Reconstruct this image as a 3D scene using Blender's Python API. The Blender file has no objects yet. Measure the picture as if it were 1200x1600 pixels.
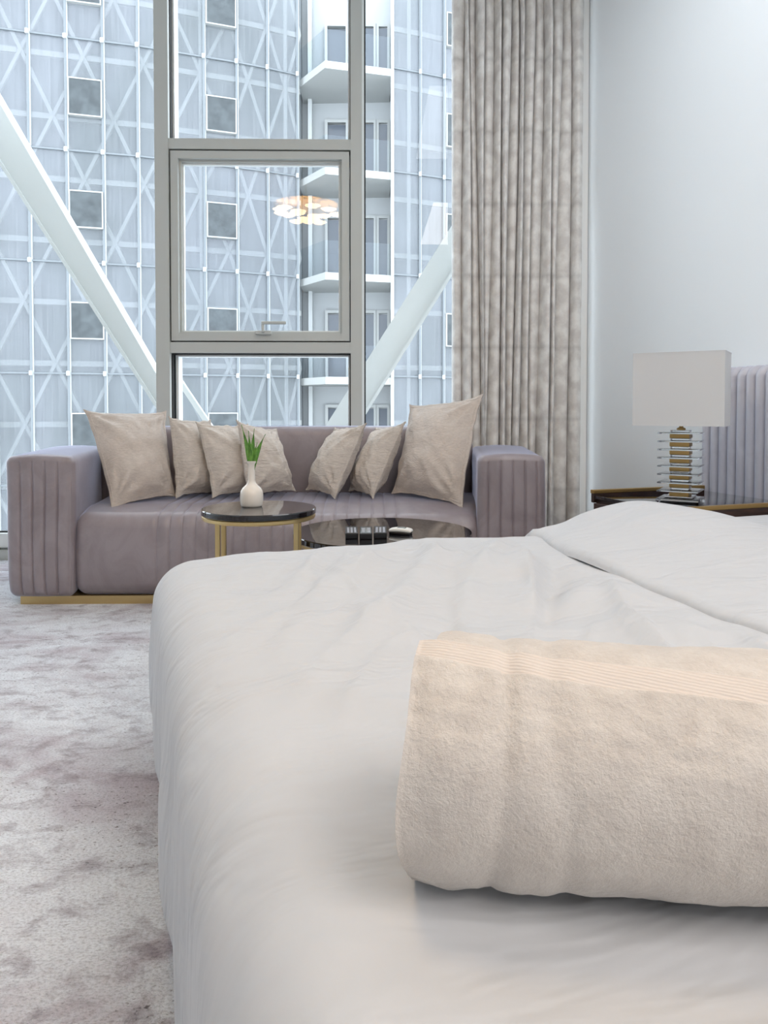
import bpy, math, random
from mathutils import Vector, Matrix, noise
random.seed(7)
R = math.radians
sc = bpy.context.scene
col = sc.collection

# ------------------------------------------------------------------ camera
F = 1150.0; H = 0.86; YAW = R(-1.15); PITCH = R(1.5); VPX = 577.0; HOR = 638.0
cd = bpy.data.cameras.new('camera'); cam = bpy.data.objects.new('camera', cd); col.objects.link(cam)
cd.sensor_width = 36; cd.lens = F/1600*36; cd.shift_y = -0.0825; cd.clip_start = .02; cd.clip_end = 300
cam.location = (0, 0, H); cam.rotation_euler = (R(90)-PITCH, 0, YAW)
sc.camera = cam
# ------------------------------------------------------------------ light
sc.view_settings.view_transform = 'Standard'; sc.view_settings.look = 'None'
sc.view_settings.gamma = 1; sc.view_settings.use_curve_mapping = False
sc.view_settings.exposure = 0.18
w = bpy.data.worlds.new('sky'); sc.world = w; w.use_nodes = True
bg = w.node_tree.nodes['Background']; bg.inputs[0].default_value = (.86, .93, 1, 1); bg.inputs[1].default_value = 4.0

def area(name, loc, rot, sx, sy, power, color):
    l = bpy.data.lights.new(name, 'AREA'); l.shape = 'RECTANGLE'; l.size = sx; l.size_y = sy
    l.energy = power; l.color = color
    o = bpy.data.objects.new(name, l); o.location = loc; o.rotation_euler = rot; col.objects.link(o)
    return o
# area lights added as fill under the ceiling: bed end and nightstand side
area('fill_light_bed', (1.55, -1.2, 3.26), (0, 0, 0), 1.6, 2.2, 74, (1, .91, .84))
area('fill_light_nightstand', (.95, 2.2, 3.26), (0, 0, 0), 1.0, 1.6, 14, (.95, .97, 1))

def at(px, py, Y):
    """point seen at pixel px,py standing at depth Y (metres from the camera)"""
    return Vector(((px-VPX)/F*Y, Y, H-(py-HOR)/F*Y))

# ------------------------------------------------------------------ materials
def srgb(r, g, b):
    f = lambda c: (c/255/12.92) if c/255 <= .04045 else ((c/255+.055)/1.055)**2.4
    return (f(r), f(g), f(b), 1)
class NT:
    def __init__(s, name):
        s.m = bpy.data.materials.new(name); s.m.use_nodes = True; s.t = s.m.node_tree
        s.b = s.t.nodes['Principled BSDF']; s.out = s.t.nodes['Material Output']
    def n(s, ty, **k):
        x = s.t.nodes.new(ty)
        for a, v in k.items():
            if a.startswith('_'): setattr(x, a[1:], v)
            else: x.inputs[a.replace('_', ' ')].default_value = v
        return x
    def l(s, a, b): s.t.links.new(a, b)
    def coords(s, scale=(1, 1, 1), kind='Object', rot=(0, 0, 0)):
        c = s.n('ShaderNodeTexCoord'); mp = s.n('ShaderNodeMapping'); mp.inputs['Scale'].default_value = scale
        mp.inputs['Rotation'].default_value = rot
        s.l(c.outputs[kind], mp.inputs[0]); return mp.outputs[0]
    def noise(s, scale, detail=4, rough=.55, vec=None, dist=0):
        x = s.n('ShaderNodeTexNoise'); x.inputs['Scale'].default_value = scale; x.inputs['Detail'].default_value = detail
        x.inputs['Roughness'].default_value = rough; x.inputs['Distortion'].default_value = dist
        if vec is not None: s.l(vec, x.inputs['Vector'])
        return x.outputs['Fac']
    def ramp(s, fac, stops):
        r = s.n('ShaderNodeValToRGB'); e = r.color_ramp.elements
        while len(e) < len(stops): e.new(.5)
        for i, (p, c) in enumerate(stops): e[i].position = p; e[i].color = c
        s.l(fac, r.inputs[0]); return r.outputs[0]
    def mix(s, fac, a, b, mode='MIX'):
        x = s.n('ShaderNodeMix', _data_type='RGBA', _blend_type=mode)
        if isinstance(fac, (int, float)): x.inputs[0].default_value = fac
        else: s.l(fac, x.inputs[0])
        for i, v in ((6, a), (7, b)):
            if isinstance(v, tuple): x.inputs[i].default_value = v
            else: s.l(v, x.inputs[i])
        return x.outputs[2]
    def bump(s, h, strength=.3, dist=.01):
        x = s.n('ShaderNodeBump'); x.inputs['Strength'].default_value = strength; x.inputs['Distance'].default_value = dist
        s.l(h, x.inputs['Height'])
        if s.b.inputs['Normal'].is_linked: s.l(s.b.inputs['Normal'].links[0].from_socket, x.inputs['Normal'])
        s.l(x.outputs[0], s.b.inputs['Normal'])
def simple(name, c, rough=.5, metal=0, spec=.5, sheen=0, **k):
    m = NT(name); m.b.inputs['Base Color'].default_value = c; m.b.inputs['Roughness'].default_value = rough
    m.b.inputs['Metallic'].default_value = metal; m.b.inputs['Specular IOR Level'].default_value = spec
    if sheen: m.b.inputs['Sheen Weight'].default_value = sheen; m.b.inputs['Sheen Roughness'].default_value = .4
    return m
M = {}
def reg(k, m): M[k] = m.m; return m

m = reg('wall', simple('painted_wall', srgb(240, 246, 250), .75)); m.bump(m.noise(60, 3), .05, .002)
m = reg('white_paint', simple('white_paint', srgb(236, 236, 234), .7))
m = reg('ceiling', simple('ceiling_paint', srgb(238, 238, 236), .8))
# carpet
m = reg('carpet', simple('carpet', srgb(210, 208, 212), .95, sheen=.3, spec=.1))
v = m.coords((1, 1.6, 1))
big = m.noise(2.6, 5, .62, v, .6); mid = m.noise(11, 6, .7, v, .4); fine = m.noise(150, 3, .7, v); sp = m.noise(70, 2, .6, m.coords((1, 1.5, 1)))
c1 = m.ramp(big, [(.36, srgb(198, 190, 198)), (.50, srgb(230, 232, 238)), (.60, srgb(242, 246, 252))])
c2 = m.ramp(mid, [(.34, srgb(186, 178, 182)), (.50, srgb(255, 255, 255))])
c3 = m.ramp(fine, [(.30, srgb(190, 188, 190)), (.55, srgb(255, 255, 255))])
spk = m.ramp(sp, [(.30, srgb(120, 110, 112)), (.38, srgb(255, 255, 255))])
spm = m.ramp(m.noise(3.1, 3, .6, v, .3), [(.42, (1, 1, 1, 1)), (.56, (0, 0, 0, 1))])
spk2 = m.mix(spm, (1, 1, 1, 1), spk)
c = m.mix(.8, c1, c2, 'MULTIPLY'); c = m.mix(.8, c, c3, 'MULTIPLY'); c = m.mix(.9, c, spk2, 'MULTIPLY')
m.l(c, m.b.inputs['Base Color']); m.bump(fine, .6, .01); m.bump(mid, .5, .03)
# velvet
def velvet(k, base, dark):
    m = reg(k, simple(k, base, .42, sheen=1.0, spec=.8)); m.b.inputs['Sheen Tint'].default_value = srgb(215, 222, 250); m.b.inputs['Sheen Roughness'].default_value = .28
    v = m.coords((1, 1, .8)); n1 = m.noise(7, 5, .6, v, .8); n2 = m.noise(45, 3, .6, v)
    c = m.ramp(n1, [(.35, dark), (.62, base)]); m.l(c, m.b.inputs['Base Color']); m.bump(n2, .12, .004)
velvet('velvet', srgb(148, 138, 142), srgb(132, 121, 125))
velvet('headboard', srgb(192, 192, 202), srgb(180, 179, 190))
# linen
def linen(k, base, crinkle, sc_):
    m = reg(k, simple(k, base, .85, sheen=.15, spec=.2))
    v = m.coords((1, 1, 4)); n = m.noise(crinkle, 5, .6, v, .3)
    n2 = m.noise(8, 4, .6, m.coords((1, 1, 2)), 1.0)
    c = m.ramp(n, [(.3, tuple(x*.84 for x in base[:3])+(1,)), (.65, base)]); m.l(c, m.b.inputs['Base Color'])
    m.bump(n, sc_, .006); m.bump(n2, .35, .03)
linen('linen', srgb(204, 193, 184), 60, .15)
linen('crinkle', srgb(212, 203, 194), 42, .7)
# bed
m = reg('duvet', simple('duvet_cotton', srgb(198, 200, 204), .7, sheen=.1, spec=.25))
m.bump(m.noise(3.2, 3, .5, m.coords((1.2, 3.4, 2), rot=(0, 0, R(25))), .6), .45, .04)
m.bump(m.noise(350, 2), .05, .001)
m = reg('mattress', simple('mattress', srgb(225, 222, 220), .8))
# towel
m = reg('towel', simple('terry_towel', srgb(222, 213, 204), .95, sheen=.4, spec=.1))
v = m.coords(); n1 = m.noise(190, 4, .7, v); n2 = m.noise(30, 5, .65, v, .2)
c = m.ramp(n2, [(.3, srgb(200, 192, 185)), (.65, srgb(215, 208, 201))]); m.l(c, m.b.inputs['Base Color'])
m.bump(n1, .6, .004); m.bump(n2, .25, .006)
m = reg('band', simple('towel_band', srgb(216, 206, 198), .8, sheen=.1, spec=.2))
wv = m.n('ShaderNodeTexWave', _wave_type='BANDS', _bands_direction='DIAGONAL'); wv.inputs['Scale'].default_value = 60; wv.inputs['Distortion'].default_value = 2.5
m.l(m.coords((1, 2.4, 2.4)), wv.inputs['Vector']); m.bump(wv.outputs['Fac'], .4, .0015)
# curtain
m = reg('curtain', simple('curtain_weave', srgb(196, 190, 184), .85, sheen=.2, spec=.2))
g = m.n('ShaderNodeTexCoord'); sp_ = m.n('ShaderNodeSeparateXYZ'); m.l(g.outputs['UV'], sp_.inputs[0])
def mth(m, op, a, b=None):
    x = m.n('ShaderNodeMath', _operation=op)
    for i, v in ((0, a), (1, b)):
        if v is None: continue
        if isinstance(v, (int, float)): x.inputs[i].default_value = v
        else: m.l(v, x.inputs[i])
    return x.outputs[0]
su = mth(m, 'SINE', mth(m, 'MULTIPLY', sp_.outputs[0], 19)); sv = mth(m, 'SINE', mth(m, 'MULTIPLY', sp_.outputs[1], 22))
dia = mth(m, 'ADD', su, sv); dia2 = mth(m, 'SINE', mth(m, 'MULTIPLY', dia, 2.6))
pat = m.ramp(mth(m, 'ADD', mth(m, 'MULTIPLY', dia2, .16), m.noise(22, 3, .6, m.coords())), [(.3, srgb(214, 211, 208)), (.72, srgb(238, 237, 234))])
crease = m.ramp(mth(m, 'FRACT', mth(m, 'MULTIPLY', sp_.outputs[1], 2.5)), [(0, (.86, .86, .86, 1)), (.05, (1, 1, 1, 1)), (.95, (1, 1, 1, 1)), (1, (.86, .86, .86, 1))])  # shade of the fold creases put into the colour as darker bands
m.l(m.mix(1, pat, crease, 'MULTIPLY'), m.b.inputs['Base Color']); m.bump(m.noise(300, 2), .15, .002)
# metals, glass, misc
reg('frame', simple('window_aluminium', srgb(190, 194, 191), .45))
reg('frame_dark', simple('window_gasket', srgb(30, 32, 32), .7))
reg('frame_white', simple('window_bead', srgb(232, 236, 236), .5))
reg('gold', simple('brushed_gold', srgb(205, 180, 128), .32, .85))
reg('gold_dark', simple('aged_brass', srgb(170, 140, 88), .35, .8))
reg('chrome', simple('chrome', srgb(205, 205, 205), .2, 1))
m = reg('black_glass', simple('black_stone', srgb(26, 25, 29), .04)); m.b.inputs['Coat Weight'].default_value = .5
reg('black_edge', simple('black_edge', srgb(20, 19, 21), .25))
m = reg('dark_wood', simple('dark_wood', srgb(50, 33, 28), .35))
m.l(m.ramp(m.noise(14, 4, .6, m.coords((1, 1, 9))), [(.35, srgb(38, 25, 21)), (.65, srgb(66, 42, 33))]), m.b.inputs['Base Color'])
reg('ceramic', simple('vase_ceramic', srgb(226, 220, 212), .18))
m = reg('leaf', simple('leaf', srgb(70, 125, 38), .35)); m.l(m.ramp(m.noise(30, 3, .6, m.coords((8, 8, 1))), [(.35, srgb(44, 98, 26)), (.65, srgb(110, 160, 62))]), m.b.inputs['Base Color'])
m = reg('shade', simple('lamp_shade_fabric', srgb(204, 206, 208), .85)); m.bump(m.noise(400, 2, .5, m.coords((1, 1, .2))), .08, .001)
reg('black_plastic', simple('black_plastic', srgb(22, 22, 24), .35))
reg('button', simple('grey_button', srgb(170, 174, 184), .4))
reg('white_plastic', simple('white_plastic', srgb(230, 230, 226), .3))
reg('screen', simple('grey_display', srgb(130, 140, 142), .2))
m = reg('acrylic', simple('clear_acrylic', (.95, .98, 1, 1), .02)); m.b.inputs['Transmission Weight'].default_value = 1; m.b.inputs['IOR'].default_value = 1.45
def thin_glass(k, tint, refl=1.0, ior=1.52):
    m = NT(k); M[k] = m.m
    t = m.n('ShaderNodeBsdfTransparent'); t.inputs[0].default_value = tint
    g = m.n('ShaderNodeBsdfGlossy'); g.inputs['Roughness'].default_value = 0.0
    f = m.n('ShaderNodeFresnel'); f.inputs[0].default_value = ior
    mx = m.n('ShaderNodeMixShader'); m.l(mth(m, 'MULTIPLY', f.outputs[0], refl), mx.inputs[0])
    m.l(t.outputs[0], mx.inputs[1]); m.l(g.outputs[0], mx.inputs[2]); m.l(mx.outputs[0], m.out.inputs[0])
thin_glass('glass', (.97, .99, 1, 1), 1.0)
thin_glass('sash_glass', (.95, .98, 1, 1), 2.2)
# exterior
reg('steel_white', simple('painted_steel', srgb(198, 202, 200), .35))
m = reg('far_wall', simple('far_wall', srgb(176, 188, 200), .6))
m.l(m.ramp(m.noise(.5, 4, .6, m.coords((1, 1, .5)), .6), [(.3, srgb(104, 110, 113)), (.7, srgb(132, 137, 140))]), m.b.inputs['Base Color'])
reg('far_white', simple('far_white', srgb(166, 169, 168), .6))
reg('far_joint', simple('far_joint', srgb(112, 119, 124), .5))
reg('far_bright', simple('far_bright_line', srgb(188, 192, 192), .5))
m = reg('far_window', simple('far_louvre', srgb(92, 106, 116), .3))
m.l(m.ramp(m.noise(3, 4, .6, m.coords()), [(.35, srgb(46, 54, 58)), (.7, srgb(74, 82, 86))]), m.b.inputs['Base Color'])
reg('far_door', simple('far_door_glass', srgb(84, 92, 102), .12))
reg('far_pale', simple('pale_render_wall', srgb(168, 172, 174), .7))
m = NT('perforated_screen'); M['screen_mesh'] = m.m
m.b.inputs['Roughness'].default_value = .25
v = m.coords((6, 6, .15)); n = m.noise(3, 3, .6, v)
nb = m.noise(.22, 3, .5, m.coords((1, 1, .6)), 1)
m.l(m.ramp(nb, [(.35, srgb(126, 132, 135)), (.65, srgb(148, 152, 159))]), m.b.inputs['Base Color'])
t = m.n('ShaderNodeBsdfTransparent'); t.inputs[0].default_value = (.93, .96, 1, 1)
mx = m.n('ShaderNodeMixShader'); m.l(m.ramp(n, [(.3, (.38,)*3+(1,)), (.7, (.52,)*3+(1,))]), mx.inputs[0])
m.l(t.outputs[0], mx.inputs[1]); m.l(m.b.outputs[0], mx.inputs[2]); m.l(mx.outputs[0], m.out.inputs[0])
thin_glass('rail_glass', (.86, .92, .96, 1), 1.0)
reg('pavement', simple('pavement', srgb(170, 170, 168), .9))
m = reg('glow', simple('glowing_shell', srgb(255, 226, 180), .5)); m.b.inputs['Emission Color'].default_value = srgb(255, 222, 170); m.b.inputs['Emission Strength'].default_value = 11

# ------------------------------------------------------------------ mesh helpers (everything is built in metres, world axes)
class MB:
    def __init__(s): s.v = []; s.f = []; s.mi = []; s.uv = None
    def add(s, vs, fs, mi=0):
        o = len(s.v); s.v += [Vector(p) for p in vs]; s.f += [[i+o for i in f] for f in fs]; s.mi += [mi]*len(fs); return s
    def box(s, x0, x1, y0, y1, z0, z1, mi=0):
        return s.add([(x, y, z) for z in (z0, z1) for y in (y0, y1) for x in (x0, x1)],
                     [(0, 2, 3, 1), (4, 5, 7, 6), (0, 1, 5, 4), (2, 6, 7, 3), (0, 4, 6, 2), (1, 3, 7, 5)], mi)
    def obox(s, c, ax, ay, az, mi=0):
        c = Vector(c); ax = Vector(ax); ay = Vector(ay); az = Vector(az)
        return s.add([c+ax*x+ay*y+az*z for z in (-1, 1) for y in (-1, 1) for x in (-1, 1)],
                     [(0, 2, 3, 1), (4, 5, 7, 6), (0, 1, 5, 4), (2, 6, 7, 3), (0, 4, 6, 2), (1, 3, 7, 5)], mi)
    def bar(s, a, b, wd, dp, up=(0, 1, 0), mi=0):
        a = Vector(a); b = Vector(b); d = (b-a).normalized(); u = Vector(up); sd = d.cross(u).normalized(); u = sd.cross(d).normalized()
        return s.obox((a+b)/2, (b-a)/2, sd*wd/2, u*dp/2, mi)
    def prism(s, poly, z0, z1, mi=0):
        n = len(poly); vs = [(x, y, z0) for x, y in poly]+[(x, y, z1) for x, y in poly]
        return s.add(vs, [tuple(range(n))[::-1], tuple(range(n, 2*n))]+[(i, (i+1) % n, n+(i+1) % n, n+i) for i in range(n)], mi)
    def lathe(s, prof, c=(0, 0, 0), n=48, mi=0):
        vs = []; fs = []; k = len(prof)
        for i in range(n):
            a = 2*math.pi*i/n
            for r, z in prof: vs.append((c[0]+r*math.cos(a), c[1]+r*math.sin(a), c[2]+z))
        for i in range(n):
            j = (i+1) % n
            for q in range(k-1): fs.append((i*k+q, j*k+q, j*k+q+1, i*k+q+1))
        return s.add(vs, fs, mi)
    def tube(s, pts, rad, n=10, mi=0):
        pts = [Vector(p) for p in pts]; vs = []; fs = []
        rad = rad if isinstance(rad, (list, tuple)) else [rad]*len(pts)
        for i, p in enumerate(pts):
            t = (pts[min(i+1, len(pts)-1)]-pts[max(i-1, 0)]).normalized()
            a = t.orthogonal().normalized() if i == 0 else (a-t*a.dot(t)).normalized(); b = t.cross(a)
            for k in range(n): q = 2*math.pi*k/n; vs.append(p+(a*math.cos(q)+b*math.sin(q))*rad[i])
        for i in range(len(pts)-1):
            for k in range(n): fs.append((i*n+k, i*n+(k+1) % n, (i+1)*n+(k+1) % n, (i+1)*n+k))
        fs.append(tuple(range(n))[::-1]); fs.append(tuple(range((len(pts)-1)*n, len(pts)*n)))
        return s.add(vs, fs, mi)
    def grid(s, fn, nu, nv, mi=0, closev=False):
        vs = [fn(i/nu, j/nv) for i in range(nu+1) for j in range(nv+1)]
        return s.add(vs, [(i*(nv+1)+j, (i+1)*(nv+1)+j, (i+1)*(nv+1)+j+1, i*(nv+1)+j+1) for i in range(nu) for j in range(nv)], mi)
    def rbox(s, lo, hi, r, n=(8, 8, 8), fn=None, nr=4, mi=0, extra=None):
        """closed box with rounded edges; n = middle divisions; fn(p) moves the finished points"""
        lo = Vector(lo); hi = Vector(hi)
        def ax(a, b, k, ex=None):
            z = [r*math.tan(R(45)*i/nr) for i in range(nr+1)]
            mid = [a+r+(b-a-2*r)*i/k for i in range(1, k)]
            if ex: mid = sorted(mid+[e for e in ex if a+r < e < b-r])
            return [a+r-q for q in z[::-1]]+mid+[b-r+q for q in z]
        A = [ax(lo[i], hi[i], n[i], (extra or {}).get(i)) for i in range(3)]; N = [len(a)-1 for a in A]
        idx = {}; vs = []
        def V(i, j, k):
            t = (i, j, k)
            if t not in idx:
                p = Vector((A[0][i], A[1][j], A[2][k])); q = Vector([min(max(p[c], lo[c]+r), hi[c]-r) for c in range(3)])
                d = p-q; p = q+d.normalized()*r if d.length > 0 else p
                idx[t] = len(vs); vs.append(fn(p) if fn else p)
            return idx[t]
        fs = []
        for a, b, c in ((0, 1, 2), (1, 2, 0), (2, 0, 1)):
            for side in (0, N[c]):
                for i in range(N[a]):
                    for j in range(N[b]):
                        q = []
                        for di, dj in ((0, 0), (1, 0), (1, 1), (0, 1)):
                            t = [0, 0, 0]; t[a] = i+di; t[b] = j+dj; t[c] = side; q.append(V(*t))
                        fs.append(tuple(q if side else q[::-1]))
        return s.add(vs, fs, mi)

def tag(o, label=None, cat=None, group=None, kind=None):
    if label: o['label'] = label
    if cat: o['category'] = cat
    if group: o['group'] = group
    if kind: o['kind'] = kind
    return o
def empty(name, loc, rz=0, label=None, cat=None, group=None, kind=None):
    o = bpy.data.objects.new(name, None); o.empty_display_size = .1; o.location = loc; o.rotation_euler = (0, 0, rz)
    col.objects.link(o); o['_m'] = 0; del o['_m']
    XF[o.name] = Matrix.Translation(loc) @ Matrix.Rotation(rz, 4, 'Z')
    return tag(o, label, cat, group, kind)
XF = {}
def build(name, mb, mats, parent=None, smooth=30, label=None, cat=None, group=None, kind=None, origin=None, rz=0):
    me = bpy.data.meshes.new(name)
    if parent is not None: world = XF[parent.name]
    else:
        if origin is None:
            xs = [v.x for v in mb.v]; ys = [v.y for v in mb.v]; zs = [v.z for v in mb.v]
            origin = ((min(xs)+max(xs))/2, (min(ys)+max(ys))/2, min(zs))
        world = Matrix.Translation(origin) @ Matrix.Rotation(rz, 4, 'Z')
    inv = world.inverted()
    me.from_pydata([inv @ v for v in mb.v], [], mb.f)
    if not isinstance(mats, (list, tuple)): mats = [mats]
    for k in mats: me.materials.append(M[k])
    me.polygons.foreach_set('material_index', mb.mi)
    if mb.uv is not None:
        ul = me.uv_layers.new(name='UVMap')
        for li, lp in enumerate(me.loops): ul.data[li].uv = mb.uv[lp.vertex_index]
    me.validate(); me.update()
    if smooth:
        me.shade_smooth(); me.set_sharp_from_angle(angle=R(smooth))
    o = bpy.data.objects.new(name, me); col.objects.link(o)
    if parent is not None: o.parent = parent; XF[o.name] = world      # children keep the same frame
    else:
        o.location = origin; o.rotation_euler = (0, 0, rz); XF[o.name] = world
    return tag(o, label, cat, group, kind)
def sub(name, mb, mats, parent, **k):
    """a sub-part of a mesh part: the part sits unmoved in its thing's frame, so the same frame holds"""
    return build(name, mb, mats, parent, **k)

# ------------------------------------------------------------------ the room
PHI = R(17.7); CA, SA = math.cos(PHI), math.sin(PHI)
def W(a, d, z=0): return Vector((a*CA-d*SA, a*SA+d*CA, z))   # bed frame: a towards the headboard wall, d towards the window
WY = 4.20; XC = 1.245; CH = 3.30
a_wall = XC*CA+WY*SA
p_far = Vector((XC, WY)); p_near = W(a_wall, -4.2)
p_near = Vector((p_near.x, p_near.y))
XL = -3.9; YB = p_near.y
b = MB().prism([(XL-.1, YB-.1), (p_near.x+.1, YB-.1), (XC+.1, WY+.35), (XL-.1, WY+.35)], -.1, 0); build('floor', b, 'carpet', kind='structure', smooth=0)
b = MB().prism([(XL-.1, YB-.1), (p_near.x+.1, YB-.1), (XC+.1, WY+.14), (XL-.1, WY+.14)], CH, CH+.15); build('ceiling', b, 'ceiling', kind='structure', smooth=0)
n2 = Vector((CA, SA))
b = MB().prism([tuple(p_near), tuple(p_near+n2*.15), tuple(p_far+n2*.15+Vector((0, .35))), (XC, WY+.3), (XC, WY)], 0, CH); build('wall_right', b, 'wall', kind='structure', smooth=0)
b = MB().box(XL-.1, XL, YB, WY+.3, 0, CH); build('wall_left', b, 'wall', kind='structure', smooth=0)
b = MB().box(XL-.1, p_near.x+.1, YB-.1, YB, 0, CH); build('wall_back', b, 'wall', kind='structure', smooth=0)
q0 = W(a_wall-.012, -4.1); q1 = W(a_wall-.012, 4.0*CA-XC*SA+.07)
b = MB(); b.bar((q0.x, q0.y, .05), (q1.x, q1.y, .05), .012, .10, (0, 0, 1)); build('baseboard_right', b, 'white_paint', kind='structure', smooth=0)

# window wall
s_ = WY/F
def X(px, Y=WY): return (px-VPX)/F*Y
def Z(py, Y=WY): return H-(py-HOR)/F*Y
fy0, fy1 = WY, WY+.14
ml = (X(249), X(270)); mr = (X(548.5), X(566))
def frame_rect(b, x0, x1, z0, z1, wd, y0, y1, mi=0):
    b.box(x0, x0+wd, y0, y1, z0, z1, mi); b.box(x1-wd, x1, y0, y1, z0, z1, mi)
    b.box(x0+wd, x1-wd, y0, y1, z1-wd, z1, mi); b.box(x0+wd, x1-wd, y0, y1, z0, z0+wd, mi)
b = MB().box(XL, XC, WY-.01, WY+.2, 0, .055); build('baseboard_front', b, 'frame', kind='structure', smooth=0)
sill = .055; top = CH
def fixed(n, x0, x1):
    wdw = empty('window_%d' % n, ((x0+x1)/2, WY+.07, sill), kind='structure')
    b = MB(); frame_rect(b, x0, x1, sill, top, .012, fy0+.05, fy1-.02); b.box(x0+.012, x1-.012, fy0+.02, fy1-.02, sill+.012, .145)
    build('window_frame', b, 'frame_white', wdw, smooth=0)
    b = MB(); frame_rect(b, x0+.012, x1-.012, .145, top-.012, .008, fy0+.06, fy0+.08); build('gasket', b, 'frame_dark', wdw, smooth=0)
    b = MB().add([(x0, fy0+.07, .1), (x1, fy0+.07, .1), (x1, fy0+.07, top), (x0, fy0+.07, top)], [(0, 1, 2, 3)]); build('glass_pane', b, 'glass', wdw, smooth=0)
dx = ml[0]-0; sp = mr[0]-ml[0]
fixed(1, ml[0]-sp+ (ml[1]-ml[0]), ml[0])
fixed(3, mr[1], X(903))
build('trim_5', MB().box(X(903), XC-.002, WY-.01, WY+.16, 0, CH), 'white_paint', kind='structure', smooth=0)
fixed(4, ml[0]-2*sp+(ml[1]-ml[0]), ml[0]-sp)
fixed(5, XL+.02, ml[0]-2*sp)
for i, (x0, x1) in enumerate((ml, mr, (ml[0]-sp, ml[0]-sp+ml[1]-ml[0]), (ml[0]-2*sp, ml[0]-2*sp+ml[1]-ml[0]))):
    b = MB().box(x0, x1, WY-.03, WY+.16, 0, CH); build('trim_%d' % (i+1), b, 'frame', kind='structure', smooth=0)
# centre bay: upper pane, opening sash, lower pane
wdw = empty('window_2', ((ml[1]+mr[0])/2, WY+.07, sill), kind='structure')
x0, x1 = ml[1], mr[0]
t0, t1 = Z(241), Z(225); u0, u1 = Z(552.5), Z(536)
b = MB().box(x0, x1, WY-.025, WY+.15, t0, t1); b.box(x0, x1, WY-.025, WY+.15, u0, u1); b.box(x0, x1, fy0+.02, fy1-.02, sill, .145)
build('transom', b, 'frame', wdw, smooth=0)
b = MB(); frame_rect(b, x0+.004, x1-.004, t1, top-.01, .012, fy0+.05, fy1); frame_rect(b, x0+.016, x1-.004, .145, u0-.004, .012, fy0+.05, fy1)
build('window_frame', b, 'frame_white', wdw, smooth=0)
b = MB(); frame_rect(b, x0, x1, t1, top-.01, .005, fy0+.01, fy0+.07); frame_rect(b, x0, x1, .13, u0, .007, fy0+.01, fy0+.07)
frame_rect(b, x0-.0, x1+.0, u1, t0, .006, fy0-.0, fy0+.05); build('gasket', b, 'frame_dark', wdw, smooth=0)
b = MB(); 
for za, zb in ((.14, u0), (t1, top)): b.add([(x0, fy0+.07, za), (x1, fy0+.07, za), (x1, fy0+.07, zb), (x0, fy0+.07, zb)], [(0, 1, 2, 3)])
build('glass_pane', b, 'glass', wdw, smooth=0)
sx0, sx1, sz0, sz1 = x0+.008, x1-.008, u1+.008, t0-.008
b = MB(); frame_rect(b, sx0, sx1, sz0, sz1, .042, WY-.02, WY+.06); frame_rect(b, sx0+.042, sx1-.042, sz0+.042, sz1-.042, .012, WY+.01, WY+.06)
sash = build('opening_sash', b, 'frame', wdw, smooth=0)
b = MB(); frame_rect(b, sx0+.052, sx1-.052, sz0+.052, sz1-.052, .010, WY+.03, WY+.06); sub('glazing_bead', b, 'frame_white', sash, smooth=0)
b = MB().add([(sx0+.05, WY+.045, sz0+.05), (sx1-.05, WY+.045, sz0+.05), (sx1-.05, WY+.045, sz1-.05), (sx0+.05, WY+.045, sz1-.05)], [(0, 1, 2, 3)])
sub('sash_glass', b, 'sash_glass', sash, smooth=0)
hx, hz = X(413, WY-.03), Z(521, WY-.03)
b = MB().rbox((hx-.045, WY-.045, hz-.010), (hx+.045, WY-.02, hz+.012), .004, (2, 2, 2)); b.rbox((hx-.008, WY-.065, hz), (hx+.008, WY-.035, hz+.06), .004, (2, 2, 2))
b.rbox((hx-.008, WY-.072, hz+.045), (hx+.13, WY-.052, hz+.062), .006, (4, 2, 2)); sub('sash_handle', b, 'frame', sash)

# ------------------------------------------------------------------ outside
PLT = [(-160, 21.75), (0, 22.34), (240, 23.48), (288, 23.84), (400, 24.6), (467, 25.3)]
PRT = [(613, 24.7), (656, 25.05), (693, 25.4), (730, 25.7), (1100, 28)]
def plan(px, T, back=0):
    if px <= T[0][0]: (p0, y0), (p1, y1) = T[0], T[1]
    else:
        for (p0, y0), (p1, y1) in zip(T, T[1:]):
            if px <= p1: break
    Y = y0+(y1-y0)*(px-p0)/(p1-p0)
    return Vector(((px-VPX)/F*Y, Y+back, 0))
ZB, ZT = -8.0, 16.0
FL = 3.4
bld = empty('apartment_building', (-3, 26, ZB), 0, 'pale apartment block seen through the window, with a screened lattice facade and stacked balconies', 'building')
lm = [-160, -105, -50, 3, 57, 114, 170, 223, 274, 324, 374, 421, 467]
rm = [613, 656, 693, 730, 790, 860, 940]
# screens
b = MB()
for T, ms in ((PLT, lm), (PRT, rm)):
    for p0, p1 in zip(ms, ms[1:]):
        A, B = plan(p0, T), plan(p1, T)
        b.add([(A.x, A.y, ZB), (B.x, B.y, ZB), (B.x, B.y, ZT), (A.x, A.y, ZT)], [(0, 1, 2, 3)])
build('facade_screen', b, 'screen_mesh', bld, smooth=0)
b = MB()
for T, ms in ((PLT, lm), (PRT, rm)):
    for p0 in ms:
        A = plan(p0, T); b.box(A.x-.035, A.x+.035, A.y-.10, A.y+.05, ZB, ZT)
    for p0, p1 in zip(ms, ms[1:]):
        A, B = plan(p0, T), plan(p1, T)
        for k in range(-2, 5):
            z = H+1.07+FL*k; b.bar((A.x, A.y-.04, z), (B.x, B.y-.04, z), .05, .06, (0, 1, 0))
build('screen_rails', b, 'far_joint', bld, smooth=0)
b = MB()
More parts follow.
